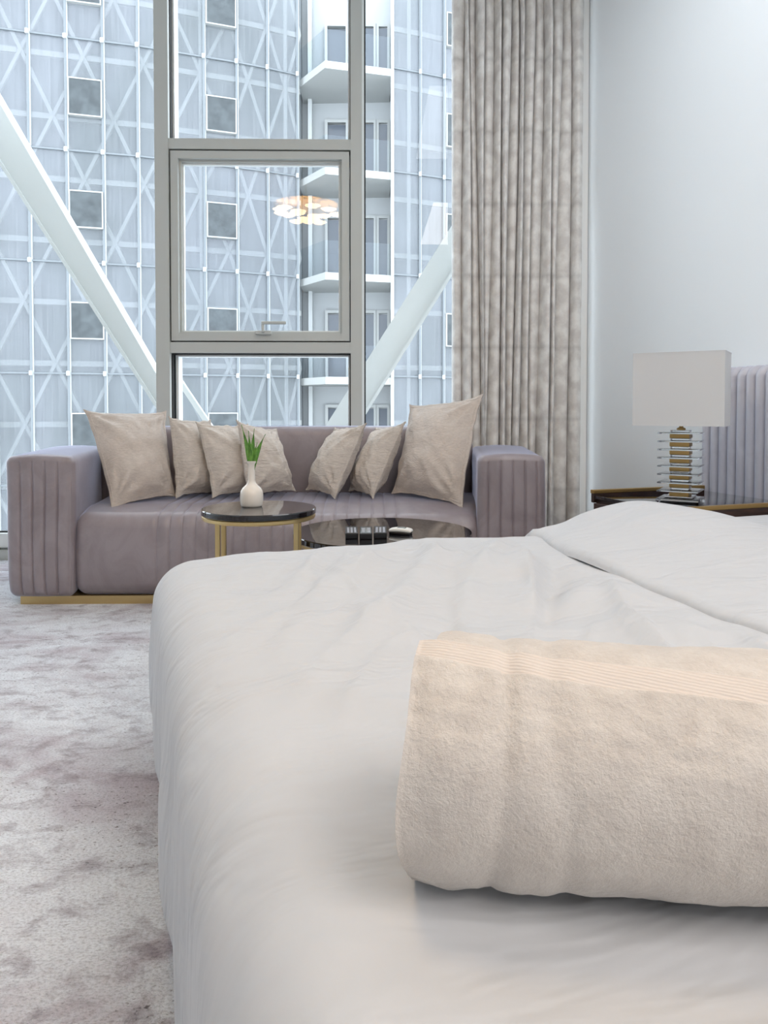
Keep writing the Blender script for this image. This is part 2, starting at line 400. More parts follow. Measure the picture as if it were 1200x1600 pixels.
for T, ms in ((PLT, lm), (PRT, rm)):
    for p0 in ms:
        A = plan(p0, T)
        b.box(A.x+.035, A.x+.05, A.y-.08, A.y+.0, ZB, ZT)
        for k in range(-2, 5):
            z = H+1.07+FL*k; b.box(A.x-.045, A.x+.045, A.y-.16, A.y-.1, z-.07, z+.07)
build('rail_clips', b, 'far_bright', bld, smooth=0)
# wall behind
b = MB()
for T, ms in ((PLT, lm), (PRT, rm)):
    for p0, p1 in zip(ms, ms[1:]):
        A, B = plan(p0, T, 1.3), plan(p1, T, 1.3); C_, D_ = plan(p0, T, 3.6), plan(p1, T, 3.6)
        b.prism([(A.x, A.y), (B.x, B.y), (D_.x, D_.y), (C_.x, C_.y)], ZB, ZT)
build('wall', b, 'far_wall', bld, smooth=0); b = MB()
A, B = plan(467, PLT, 1.3), plan(613, PRT, 1.7); A.y = 27.0; B.y = 26.7
b.prism([(A.x-.8, A.y), (B.x+.6, B.y), (B.x+.6, B.y+2), (A.x-.8, A.y+2)], ZB, ZT)
build('recessed_wall', b, 'far_pale', bld, smooth=0)
# lattice and slab bands behind the screen
b = MB(); 
def poly_at(T, s):   # arc length along the facade, s=0 at px 3
    ps = [plan(p, T, .75) for p in (lm if T is PLT else rm)]
    acc = 0; 
    for p, q in zip(ps, ps[1:]):
        L = (q-p).length
        if s <= acc+L or q is ps[-1]: return p+(q-p)*((s-acc)/L)
        acc += L
lenL = sum((plan(q, PLT, .75)-plan(p, PLT, .75)).length for p, q in zip(lm, lm[1:]))
def zz(k): return H+ (HOR-568)/F*23.3 + 1.93*k
s0 = (plan(77, PLT, .75)-plan(-160, PLT, .75)).length % 1.80
for k in range(-5, 9):
    for T, ms in ((PLT, lm), (PRT, rm)):
        band = MB()
        for p0, p1 in zip(ms, ms[1:]):
            A, B = plan(p0, T, .85), plan(p1, T, .85); band.bar((A.x, A.y, zz(k)), (B.x, B.y, zz(k)), .17, .10, (0, 1, 0))
        build('floor_band', band, 'far_white', bld, smooth=0)
per = 1.80
i = 0; s = s0
while s < lenL-per*.5:
    for k in range(-4, 8, 2):
        pa, pb, pc = poly_at(PLT, s), poly_at(PLT, min(s+per/2, lenL)), poly_at(PLT, min(s+per, lenL))
        for (p, z1_, q, z2_) in ((pa, zz(k), pb, zz(k+1)), (pb, zz(k+1), pc, zz(k+2)), (pa, zz(k+2), pb, zz(k+1)), (pb, zz(k+1), pc, zz(k))):
            b.bar((p.x, p.y, z1_), (q.x, q.y, z2_), .11, .08, (0, 1, 0))
    s += per
    if s > 9.3: per = 1.32
for T, pxs in ((PLT, (312, 445)), (PRT, (640,))):
    for p0 in pxs: A = plan(p0, T, .6); b.box(A.x-.06, A.x+.06, A.y-.05, A.y+.05, ZB, ZT)
build('diagonal_lattice', b, 'far_white', bld, smooth=0)
# louvred openings in the screen
for T, (p0, p1) in ((PLT, (114, 170)), (PLT, (324, 374)), (PLT, (-50, 3)), (PRT, (693, 730))):
    for k in range(-1, 4):
        A, B = plan(p0, T), plan(p1, T); u = (B-A).normalized(); nrm = Vector((u.y, -u.x, 0))
        za = H+8.96-FL*k+ (0 if k > 0 else 0); zb = za+1.06
        c = (A+B)/2; hw = (B-A).length/2-.075
        f = MB(); f.obox((c.x, c.y, (za+zb)/2) , u*hw, nrm*.12, Vector((0, 0, (zb-za)/2))); 
        wd = build('window', f, 'far_window', bld, smooth=0)
        g = MB()
        for sgn in (-1, 1): g.obox((c.x+u.x*sgn*(hw+.02), c.y+u.y*sgn*(hw+.02), (za+zb)/2), u*.02, nrm*.14, Vector((0, 0, (zb-za)/2+.04))); g.obox((c.x, c.y, (za+zb)/2+sgn*((zb-za)/2+.02)), u*hw, nrm*.14, Vector((0, 0, .02)))
        sub('window_surround', g, 'far_white', wd, smooth=0)
# balconies in the recess
P468 = plan(467, PLT); P510 = Vector(((509-VPX)/F*24.1, 24.1, 0)); P613 = plan(613, PRT)
for k in range(-1, 4):
    zt = H+11.23-FL*(3-k) if False else H+1.03+FL*(k-0)
    poly = [(P468.x+.05, P468.y+.25), (P510.x, P510.y), (P613.x-.05, P613.y-.05), (P613.x-.05, 26.75), (P468.x+.05, 27.0)]
    f = MB().prism(poly, zt-.24, zt); bal = build('balcony_slab', f, 'far_white', bld, smooth=0)
    g = MB(); 
    for (p, q) in ((poly[0], poly[1]), (poly[1], poly[2])): g.add([(p[0], p[1]+.05, zt), (q[0], q[1]+.05, zt), (q[0], q[1]+.05, zt+1.05), (p[0], p[1]+.05, zt+1.05)], [(0, 1, 2, 3)])
    sub('balcony_glass', g, 'rail_glass', bal, smooth=0)
    yw = 26.72
    for (pa, pb) in ((513, 541), (567, 584), (592, 605)):
        f = MB().box(X(pa, yw), X(pb, yw), yw-.03 if pa > 550 else yw+.05, yw+.3, zt, zt+2.35); dr = build('balcony_door', f, 'far_door', bld, smooth=0)
        g = MB(); frame_rect(g, X(pa, yw)-.1, X(pb, yw)+.1, zt-.05, zt+2.5, .10, yw-.08, yw+.28); sub('door_frame', g, 'far_white', dr, smooth=0)
g = MB()
for px in (486,): g.box(X(px, 26.6)-.07, X(px, 26.6)+.07, 26.5, 26.9, ZB, ZT)
g.box(P613.x-.05, P613.x+.05, P613.y-.12, P613.y+.3, ZB, ZT); build('corner_post', g, 'far_bright', bld, smooth=0)
b = MB().box(-60, 60, WY+1.5, 60, ZB-.3, ZB); build('street_ground', b, 'pavement', kind='structure', smooth=0)
# diagonal steel braces just outside the glass
def brace(name, up, lo, Y, dp, label):
    (a0, a1), (c0, c1) = up, lo
    A0, A1, C0, C1 = at(*a0, Y), at(*a1, Y), at(*c0, Y), at(*c1, Y)
    b = MB(); D = Vector((0, dp, 0)); b.add([A0, A1, C1, C0, A0+D, A1+D, C1+D, C0+D], [(0, 3, 2, 1), (4, 5, 6, 7), (0, 1, 5, 4), (3, 7, 6, 2), (0, 4, 7, 3), (1, 2, 6, 5)])
    u = (C1-C0).normalized(); b.bar(C0+Vector((0, -.012, .0)), C1+Vector((0, -.012, 0)), .02, .02)
    b.v = [v for v in b.v]
    build(name, b, 'steel_white', smooth=0, label=label, cat='brace')
brace('steel_brace', ((-150, -114), (264, 615)), ((-150, 4), (264, 642+18)), 5.0, .16, 'wide white diagonal steel brace outside the left window pane')
brace('steel_brace', ((470, 727), (800, 204)), ((520, 727), (800, 276)), 5.0, .16, 'wide white diagonal steel brace outside the window beside the curtain')
b = MB(); b.bar(at(268, 573, 5.3), at(372, 730, 5.3), .035, .05); build('steel_rod', b, 'steel_white', smooth=0, label='thin bright diagonal rod outside the lower middle window pane', cat='rod')

# ------------------------------------------------------------------ curtain
cur = MB(); uvs = []
topx = [706, 725, 731, 745, 756, 772, 786, 799, 811, 822, 836, 850, 865, 880, 893, 914]
botx = [708, 724, 741, 752, 758, 764, 780, 792, 803, 812, 828, 843, 857, 869, 893, 912]
dpt = [.5, .9, .4, 1.1, .5, .8, 1.0, .6, 1.1, .7, .5, 1.1, .8, .45, .9]
YC = 4.115
def curt():
    nz = 46; vs = []; rows = []
    for j in range(nz+1):
        t = j/nz; z = .02+(CH-.04-.02)*t
        ys = []; row = []
        for q in range(len(topx)-1):
            wob = 2.5*math.sin(t*7+q*1.7)
            g = lambda i: (botx[i]+(topx[i]-botx[i])*min(1, max(0, (t-.2)/.7))+(2.2*math.sin(t*5.2+i*2.1) if 0 < i < len(topx)-1 else 0))
            xa, xb = g(q), g(q+1)
            d = dpt[q]*.075*(1 if t < .93 else 1-.5*(t-.93)/.07)
            for i in range(9 if q < len(topx)-2 else 10):
                s = i/9; prof = max(0, math.sin(math.pi*s))**.55
                lean = .22*math.sin(math.pi*s)*(xb-xa)*(1 if q % 2 else -1)
                row.append((X(xa+(xb-xa)*s+lean*.6, YC), YC+.05-d*prof+.012*noise.noise(Vector((q*3.1+s, z*1.4, 0))), z))
        rows.append(row)
    n = len(rows[0]); acc = [0]
    for i in range(1, n):
        p, q = rows[nz//2][i-1], rows[nz//2][i]; acc.append(acc[-1]+math.hypot(p[0]-q[0], p[1]-q[1]))
    vs = [p for r in rows for p in r]; uv = [(acc[i], rows[j][i][2]) for j in range(nz+1) for i in range(n)]
    fs = [(j*n+i, j*n+i+1, (j+1)*n+i+1, (j+1)*n+i) for j in range(nz) for i in range(n-1)]
    return vs, fs, uv
vs, fs, uv = curt(); cur.add(vs, fs); cur.uv = uv
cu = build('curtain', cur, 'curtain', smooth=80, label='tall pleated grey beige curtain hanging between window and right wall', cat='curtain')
md = cu.modifiers.new('thickness', 'SOLIDIFY'); md.thickness = .003
b = MB().box(X(700, YC), XC-.03, YC-.02, YC+.03, CH-.035, CH-.002); build('curtain_track', b, 'white_paint', smooth=0, label='slim curtain track on the ceiling above the curtain', cat='track')

# ------------------------------------------------------------------ sofa
SY0, SY1 = 3.21, 4.03
sofa = empty('sofa', (-.41, 3.65, 0), 0, 'long mauve grey velvet sofa with channelled arms under the window', 'sofa')
def gro(x, lines, wd=.0045, dep=.007):
    return dep*sum(math.exp(-((x-l)/wd)**2) for l in lines)
def around(lines, wd=.0045): return [l+wd*k for l in lines for k in (-1.6, -.9, -.4, 0, .4, .9, 1.6)]
def arm(f0, f1, r0, r1, side):
    ln = [f0+(f1-f0)*t for t in ((.22, .40, .58, .76, .93) if side < 0 else (.16, .34, .52, .70, .87))]
    def fn(p):
        t = (p.y-SY0)/(SY1-SY0); p = p.copy(); u = (p.x-f0)/(f1-f0)
        if p.y < SY0+.03 and .05 < p.z < .655: p.y += gro(p.x, ln)*min(1, max(0, (.625-p.z)/.03))
        if p.y < SY0+.05: p.y -= .012*(1-(2*u-1)**2)*min(1, (SY0+.05-p.y)/.05)
        p.z += .012*(1-(2*u-1)**2)*(1 if p.z > .6 else 0)
        p.x = (f0+(r0-f0)*t)+u*((f1-f0)+((r1-r0)-(f1-f0))*t)
        p.x += .01*noise.noise(p*2.2)
        # the foot of the arm tucks in a little
        if p.z < .12: p.y += .02*(1-p.z/.12)**2*(1 if t < .5 else 0); p.x += (.5-u)*.03*(1-p.z/.12)**2
        return p
    return MB().rbox((f0, SY0, .035), (f1, SY1, .648), .03, (14, 12, 12), fn, 4, extra={0: around(ln)})
for side, a in ((-1, (-1.577, -1.278, -1.74, -1.42)), (1, (.475, .782, .56, .86))):
    build('arm', arm(*a, side), 'velvet', sofa, smooth=60)
chl = [-.93+.0555*i for i in range(20)]
def seatfn(p):
    p = p.copy(); t = (p.y-SY0)/(3.86-SY0)
    if p.z > .3: p.z += .035*min(1, max(0, t*3.0)) + .012*noise.noise(Vector((p.x*1.3, p.y*2, 0)))
    mid = gro(p.x, chl, .005, .005)
    if p.z > .33: p.z -= mid*.8
    if p.y < SY0+.06 and p.z < .38: p.y += mid
    if p.y < SY0+.08: p.y -= .012*math.sin(math.pi*min(1, p.z/.38))
    p.x += (.09 if p.x > 0 and p.x > .44 else (-.09 if p.x < -1.24 else 0))*t
    return p
build('seat', MB().rbox((-1.29, SY0+.015, .035), (.49, 3.86, .385), .06, (30, 16, 6), seatfn, 5, extra={0: around(chl, .005)}), 'velvet', sofa, smooth=60)
def backfn(p):
    p = p.copy(); u = (p.x+.42)/.93
    if p.y < 3.9: p.y -= .02*math.sin(math.pi*min(1, max(0, (p.z-.35)/.42))) - .008*noise.noise(p*2)
    p.z -= .05*max(0, abs(u)-.86)/.14*(p.z > .6); return p
build('backrest', MB().rbox((-1.40, 3.83, .30), (.545, SY1-.005, .765), .045, (26, 6, 10), backfn, 5), 'velvet', sofa, smooth=60)
b = MB().prism([(-1.53, SY0+.03), (.74, SY0+.03), (.80, SY1-.03), (-1.68, SY1-.03)], 0, .036); build('plinth', b, 'gold', sofa, smooth=0)

# ------------------------------------------------------------------ cushions, given by their four corners
def cushion(corners, T, mat, label, cseed, flange=.012, group=None, sag=.02):
    TL, TR, BR, BL = [at(*c) for c in corners]
    ux = ((TR-TL)+(BR-BL)).normalized(); uz = ((TL-BL)+(TR-BR)).normalized(); nrm = ux.cross(uz).normalized()
    if nrm.y > 0: nrm = -nrm
    cen = (TL+TR+BR+BL)/4; N = 34
    def P(u, v, side):
        a, c_ = 2*u-1, 2*v-1
        # corners reach out, edges draw in
        pin = .085
        uu = .5+.5*a*(1-pin*(1-c_**4)); vv = .5+.5*c_*(1-pin*(1-a**4))
        p = BL*(1-uu)*(1-vv)+BR*uu*(1-vv)+TR*uu*vv+TL*(1-uu)*vv
        ea, ec = 1-abs(a), 1-abs(c_)
        fl = .05
        e1 = max(0, (ea-fl)/(1-fl)); e2 = max(0, (ec-fl)/(1-fl))
        h = (1-(1-e1)**2.2)**.6*(1-(1-e2)**2.2)**.6
        h *= 1+.22*max(0, -c_)-.1*max(0, c_)
        # wrinkles run out from the corners and along the edges
        q = Vector((a*2.1, c_*2.1, cseed*7.3)); wr = noise.noise(q*1.5)*.5+noise.noise(Vector((a*5+c_*4, (a-c_)*1.5, cseed)))*.35
        rim = max(0, 1-h)**1.2
        wr2 = math.sin((a*7+3*noise.noise(q))*1.0+c_*9)*.25
        cr = 0
        for sx_ in (-1, 1):
            for sy_ in (-1, 1):
                ax_, ay_ = (a-sx_), (c_-sy_); rr_ = math.hypot(ax_, ay_); th_ = math.atan2(ay_, ax_)
                cr += math.sin(th_*(11+2*sx_)+cseed*2.1+sy_)*math.exp(-((rr_-.42)/.33)**2)
        d = T*.5*h*(1+.22*wr)+.055*T*cr*min(1, h*3)+.012*wr2*rim*min(1, h*4)+.004
        p = p+nrm*d*side+Vector((0, 0, -sag*.0))
        p += ux*.006*noise.noise(Vector((c_*4, cseed, 1)))+uz*.006*noise.noise(Vector((a*4, cseed, 5)))
        return p
    b = MB()
    b.grid(lambda u, v: P(u, v, 1), N, N); b.grid(lambda u, v: P(u, v, -1), N, N)
    k = (N+1)*(N+1)
    for i in range(N):
        for (p, q) in (((i, 0), (i+1, 0)), ((i, N), (i+1, N)), ((0, i), (0, i+1)), ((N, i), (N, i+1))):
            A_, B_ = p[0]*(N+1)+p[1], q[0]*(N+1)+q[1]; b.f.append((A_, B_, B_+k, A_+k)); b.mi.append(0)
    for i in range(len(b.v)):
        z = b.v[i].z
        fz = .408+.012*noise.noise(Vector((b.v[i].x*1.3, b.v[i].y*2, 0)))
        if z < fz: b.v[i].z = fz+(z-fz)*.1
    o = build('cushion', b, mat, smooth=80, label=label, cat='cushion', group=group)
    # seam piping round the flange
    pts = []
    for (uu, vv) in [(i/N, 0) for i in range(N)]+[(1, i/N) for i in range(N)]+[(1-i/N, 1) for i in range(N)]+[(0, 1-i/N) for i in range(N+1)]:
        u_ = .5+(uu-.5)*.945; v_ = .5+(vv-.5)*.945; p = P(u_, v_, 1)+nrm*.001
        p.z = max(p.z, .412); pts.append(p)
    sub('piping', MB().tube(pts, .0022, 6), mat, o, smooth=80)
    return o
G1 = 'scatter cushions on the sofa'
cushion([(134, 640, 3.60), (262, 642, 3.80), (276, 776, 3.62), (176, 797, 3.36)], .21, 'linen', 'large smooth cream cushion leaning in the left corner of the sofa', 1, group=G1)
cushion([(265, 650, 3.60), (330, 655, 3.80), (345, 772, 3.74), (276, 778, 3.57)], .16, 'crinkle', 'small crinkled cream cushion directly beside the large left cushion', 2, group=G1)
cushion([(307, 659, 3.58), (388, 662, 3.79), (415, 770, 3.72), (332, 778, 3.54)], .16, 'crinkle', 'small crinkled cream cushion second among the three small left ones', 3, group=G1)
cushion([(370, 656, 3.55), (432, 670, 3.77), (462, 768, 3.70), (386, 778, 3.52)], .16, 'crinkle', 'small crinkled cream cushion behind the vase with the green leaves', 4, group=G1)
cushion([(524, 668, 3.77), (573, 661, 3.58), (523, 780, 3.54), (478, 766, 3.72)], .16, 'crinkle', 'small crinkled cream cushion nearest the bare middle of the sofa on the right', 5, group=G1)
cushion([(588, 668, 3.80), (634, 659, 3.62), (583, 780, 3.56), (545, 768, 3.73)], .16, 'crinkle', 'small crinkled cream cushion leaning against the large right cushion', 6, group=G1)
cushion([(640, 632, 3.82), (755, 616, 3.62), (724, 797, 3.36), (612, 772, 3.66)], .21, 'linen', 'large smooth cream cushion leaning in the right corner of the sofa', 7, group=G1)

# ------------------------------------------------------------------ tables
def disc(c, r, z0, z1, bev=.003, n=72):
    return MB().lathe([(0, z0), (r-bev, z0), (r, z0+bev), (r, z1-bev), (r-bev, z1), (0, z1)], c, n)
st = Vector((-.374, 2.50, 0))
side = empty('side_table', st, 0, 'small round table with black top and gold legs holding the vase', 'table')
build('tabletop', disc(st, .193, .503, .523), 'black_glass', side)
build('rim', disc(st, .190, .488, .503), 'gold', side)
for dx_, dy_ in ((-.13, -.05), (-.13, .05), (.13, -.05), (.13, .05)):
    build('leg', MB().rbox((st.x+dx_-.008, st.y+dy_-.008, 0), (st.x+dx_+.008, st.y+dy_+.008, .489), .002, (1, 1, 3)), 'gold', side)
build('foot_ring', MB().lathe([(.150, .0), (.166, .0), (.166, .012), (.150, .012), (.150, 0)], st, 64), 'gold', side)
ct = Vector((.05, 2.75, 0))
cof = empty('coffee_table', ct, 0, 'low round table with glossy black top in front of the sofa', 'table')
build('tabletop', disc(ct, .335, .378, .400), 'black_glass', cof)
build('rim', disc(ct, .325, .362, .378), 'gold', cof)
for k in range(4):
    a = R(45+90*k); x, y = ct.x+.26*math.cos(a), ct.y+.26*math.sin(a)
    build('leg', MB().rbox((x-.01, y-.01, 0), (x+.01, y+.01, .363), .002, (1, 1, 3)), 'gold', cof)
# vase
vs_ = Vector((-.404, 2.53, .523))
prof = [(0, 0), (.032, 0), (.0355, .002), (.038, .008), (.0395, .024), (.0395, .042), (.037, .054), (.031, .064), (.021, .073), (.0145, .081), (.0122, .092), (.012, .125), (.0125, .145), (.0165, .152), (.0168, .155), (.013, .156), (.0105, .150), (.010, .10), (0, .095)]
build('vase', MB().lathe(prof, vs_, 48), 'ceramic', smooth=60, label='small white ceramic bottle vase on the small black table', cat='vase')
pl = empty('tulip_leaves', (vs_.x, vs_.y, vs_.z+.10), 0, 'sprig of pointed green leaves standing in the white vase', 'plant')
def blade(dx_, hh, wd, bend, rot):
    def fn(u, v):
        t = u; wv_ = wd*(max(0, math.sin(math.pi*min(1, t*.92+.10)))**.8)*(1-t**3) + .0025*(1-t)
        s = (v-.5)*2; ca, sa = math.cos(rot), math.sin(rot)
        x = dx_*t**1.4+bend*t*t; y = s*wv_*sa + .004*t; xx = s*wv_*ca
        return Vector((vs_.x+x+xx, vs_.y+y-abs(s)*.003, vs_.z+.11+hh*t))
    return MB().grid(fn, 14, 4)
for args in ((-.030, .170, .0085, -.004, .3), (-.010, .150, .0090, 0, -.4), (.006, .158, .0095, .004, .5), (.036, .138, .0110, .012, -.2), (-.018, .135, .0090, -.004, .2), (.014, .11, .0085, .006, .1)):
    o = build('leaf', blade(*args), 'leaf', pl, smooth=80); md = o.modifiers.new('t', 'SOLIDIFY'); md.thickness = .0012
build('stem', MB().tube([(vs_.x, vs_.y, vs_.z+.10), (vs_.x, vs_.y, vs_.z+.16), (vs_.x+.001, vs_.y, vs_.z+.19)], [.005, .006, .003], 8), 'leaf', pl)
# remotes
def remote(x, y, rz, wd, ln, ht, label, kind):
    z = .400; r = empty('remote_control', (x, y, z), rz, label, 'remote', 'remote controls on the coffee table')
    T = XF[r.name]
    def tr(b): b.v = [T @ v for v in b.v]; return b
    build('body', tr(MB().rbox((-wd/2, -ln/2, 0), (wd/2, ln/2, ht), .0035, (3, 6, 1))), 'black_plastic', r, smooth=60)
    if kind == 'keys':
        for j in range(6):
            for i in range(3):
                cx, cy = (i-1)*wd*.27, -ln*.40+j*ln*.125
                build('button', tr(MB().rbox((cx-wd*.09, cy-.005, ht-.001), (cx+wd*.09, cy+.005, ht+.0016), .001, (1, 1, 1), nr=2)), 'button', r, smooth=60)
    if kind in ('pad', 'both'):
        build('keypad', tr(MB().rbox((-wd*.40, -ln*.45, ht-.001), (wd*.40, ln*.30, ht+.001), .0008, (1, 1, 1), nr=2)), 'screen', r, smooth=60)
        for j in range(4):
            for i in range(2):
                cx, cy = (i-.5)*wd*.40, -ln*.36+j*ln*.16
                build('button', tr(MB().rbox((cx-wd*.13, cy-.006, ht), (cx+wd*.13, cy+.006, ht+.0028), .001, (1, 1, 1), nr=2)), 'button', r, smooth=60)
remote(-.064, 2.655, R(2), .045, .15, .021, 'leftmost black remote with small grey keys on the low table', 'keys')
remote(-.012, 2.645, R(0), .045, .155, .022, 'middle black remote with a grey pad on the low table', 'pad')
remote(.040, 2.655, R(-1), .047, .15, .022, 'black remote on the low table right next to the white one', 'keys')
rw = empty('remote_control', (.115, 2.68, .400), R(-18), 'white rounded remote lying at the right end of the black remotes', 'remote', 'remote controls on the coffee table')
T = XF[rw.name]
def dome(p): 
    k = max(.0, 1-(p.x/.045)**2*.55); return Vector((p.x, p.y*(.55+.45*k), p.z*(.55+.45*k)))
b = MB().rbox((-.043, -.024, .009), (.043, .024, .024), .0070, (8, 6, 1), dome); b.v = [T @ v for v in b.v]; build('body', b, 'white_plastic', rw, smooth=60)
b = MB().rbox((-.040, -.022, 0), (.040, .022, .010), .004, (8, 6, 1), dome); b.v = [T @ v for v in b.v]; build('underside', b, 'black_plastic', rw, smooth=60)
b = MB().rbox((-.012, -.012, .021), (.020, .010, .0248), .001, (2, 2, 1), nr=2); b.v = [T @ v for v in b.v]; build('display', b, 'screen', rw, smooth=60)

# ------------------------------------------------------------------ nightstand and lamp
def bedbox(b, a0, a1, d0, d1, z0, z1, r=.003, n=(2, 2, 2), mi=0):
    k = len(b.v); b.rbox((a0, d0, z0), (a1, d1, z1), r, n, nr=2, mi=mi)
    for i in range(k, len(b.v)): v = b.v[i]; b.v[i] = W(v.x, v.y, v.z)
    return b
A0, A1, D0, D1 = 1.80, 2.365, 2.03, 2.60
ns = empty('nightstand', W((A0+A1)/2, (D0+D1)/2, 0), PHI, 'dark wood nightstand with glossy black top and gold trim beside the bed', 'nightstand')
build('body', bedbox(MB(), A0+.01, A1, D0+.01, D1-.01, .06, .488), 'dark_wood', ns)
build('base', bedbox(MB(), A0+.04, A1-.02, D0+.04, D1-.04, 0, .062), 'gold', ns)
build('top_panel', bedbox(MB(), A0, A1, D0+.012, D1-.012, .486, .500, .002), 'black_glass', ns)
for q_ in (D0-.004, D1-.014): build('raised_edge', bedbox(MB(), A0-.004, A1, q_, q_+.018, .470, .520), 'dark_wood', ns)
for q_ in (D0-.006, D1-.016): build('gold_trim', bedbox(MB(), A0-.006, A1, q_, q_+.022, .508, .523, .002), 'gold_dark', ns)
for k in range(2):
    dr = build('drawer', bedbox(MB(), A0-.008, A0+.012, D0+.02, D1-.02, .08+.2*k, .27+.2*k), 'dark_wood', ns)
    sub('handle', bedbox(MB(), A0-.022, A0-.008, (D0+D1)/2-.08, (D0+D1)/2+.08, .172+.2*k, .182+.2*k), 'gold', dr)
LX, LY = 1.182, 2.765
lamp = empty('table_lamp', (LX, LY, .500), R(-33), 'table lamp with rectangular beige shade and stacked clear acrylic base', 'lamp')
T = XF[lamp.name]
def lb(x0, x1, y0, y1, z0, z1, r=.002, n=(1, 1, 1)):
    b = MB().rbox((x0, y0, z0), (x1, y1, z1), r, n, nr=2); b.v = [T @ v for v in b.v]; return b
build('foot', lb(-.075, .075, -.075, .075, 0, .022), 'acrylic', lamp)
build('foot_plate', lb(-.05, .05, -.05, .05, .023, .030), 'chrome', lamp)
z = .030
for k in range(8):
    build('brass_block', lb(-.035, .035, -.035, .035, z, z+.0165), 'gold_dark', lamp); z += .0170
    build('acrylic_plate', lb(-.072, .072, -.072, .072, z, z+.0055, .0012), 'acrylic', lamp); z += .0060
    build('acrylic_block', lb(-.033, .033, -.033, .033, z, z+.0075), 'acrylic', lamp); z += .0080
b = MB().lathe([(0, z), (.016, z), (.016, z+.006), (.008, z+.010), (.007, z+.02), (.010, z+.026), (.010, z+.034), (.006, z+.038), (.005, z+.11), (0, z+.11)], (0, 0, 0), 24); b.v = [T @ v for v in b.v]
build('neck', b, 'gold_dark', lamp, smooth=50)
sw, sd, s0_, s1_ = .16, .085, .294, .568
b = MB()
for (x0, x1, y0, y1) in ((-sw, sw, -sd, -sd+.003), (-sw, sw, sd-.003, sd), (-sw, -sw+.003, -sd+.003, sd-.003), (sw-.003, sw, -sd+.003, sd-.003)): b.box(x0, x1, y0, y1, s0_, s1_)
b.v = [T @ v for v in b.v]; shd = build('lamp_shade', b, 'shade', lamp, smooth=0)
for zz_ in (s0_, s1_-.004):
    b = MB()
    for (x0, x1, y0, y1) in ((-sw-.001, sw+.001, -sd-.001, -sd+.004), (-sw-.001, sw+.001, sd-.004, sd+.001), (-sw-.001, -sw+.004, -sd, sd), (sw-.004, sw+.001, -sd, sd)): b.box(x0, x1, y0, y1, zz_, zz_+.004)
    b.v = [T @ v for v in b.v]; sub('shade_trim', b, 'shade', shd, smooth=0)
b = MB().lathe([(0, 0), (.014, 0), (.014, .04), (.03, .07), (.028, .095), (.015, .11), (0, .112)], (0, 0, z+.05), 24); b.v = [T @ v for v in b.v]; build('bulb', b, 'white_plastic', lamp, smooth=60)

# ------------------------------------------------------------------ bed
BA0, BA1, BD0, BD1, BZ = .05, 2.34, .15, 1.97, .487
bed = empty('bed', W(1.2, 1.06, 0), PHI, 'wide bed with a channelled grey velvet headboard on the right wall', 'bed')
build('bed_base', bedbox(MB(), BA0+.1, BA1, BD0+.08, BD1-.08, .0, .20, .02), 'headboard', bed)
build('mattress', bedbox(MB(), BA0+.07, BA1+.01, BD0+.06, BD1-.06, .20, .455, .05, (4, 4, 2)), 'mattress', bed)
HW = .0485; HD1 = 2.62; HZ = 1.036
def hb():
    n = 64; per = 8; rows = []
    prof = [(0, .25), (0, .6), (0, .9), (0, HZ-.045)]+[(.045-.045*math.cos(R(q)), HZ-.045+.045*math.sin(R(q))) for q in (15, 30, 45, 60, 75, 90)]+[(.09, HZ)]
    vs = []; k = len(prof)
    for i in range(n*per+1):
        d = HD1-HW*i/per; s = (i % per)/per; bul = .020*max(0, math.sin(math.pi*s))**.6
        for j, (o, z_) in enumerate(prof):
            up = 0 if j < 4 else min(1, (j-3)/6)
            vs.append(W(a_wall-.008-.09+.020-bul*(1-up*.9)+o*.9, d, z_-(.020-bul)*up))
    fs = [(i*k+j, i*k+j+1, (i+1)*k+j+1, (i+1)*k+j) for i in range(n*per) for j in range(k-1)]
    b = MB().add(vs, fs); bedbox(b, a_wall-.07, a_wall-.006, HD1-HW*n+.004, HD1-.003, .1, HZ-.03, .02)
    return b
build('headboard', hb(), 'headboard', bed, smooth=60)

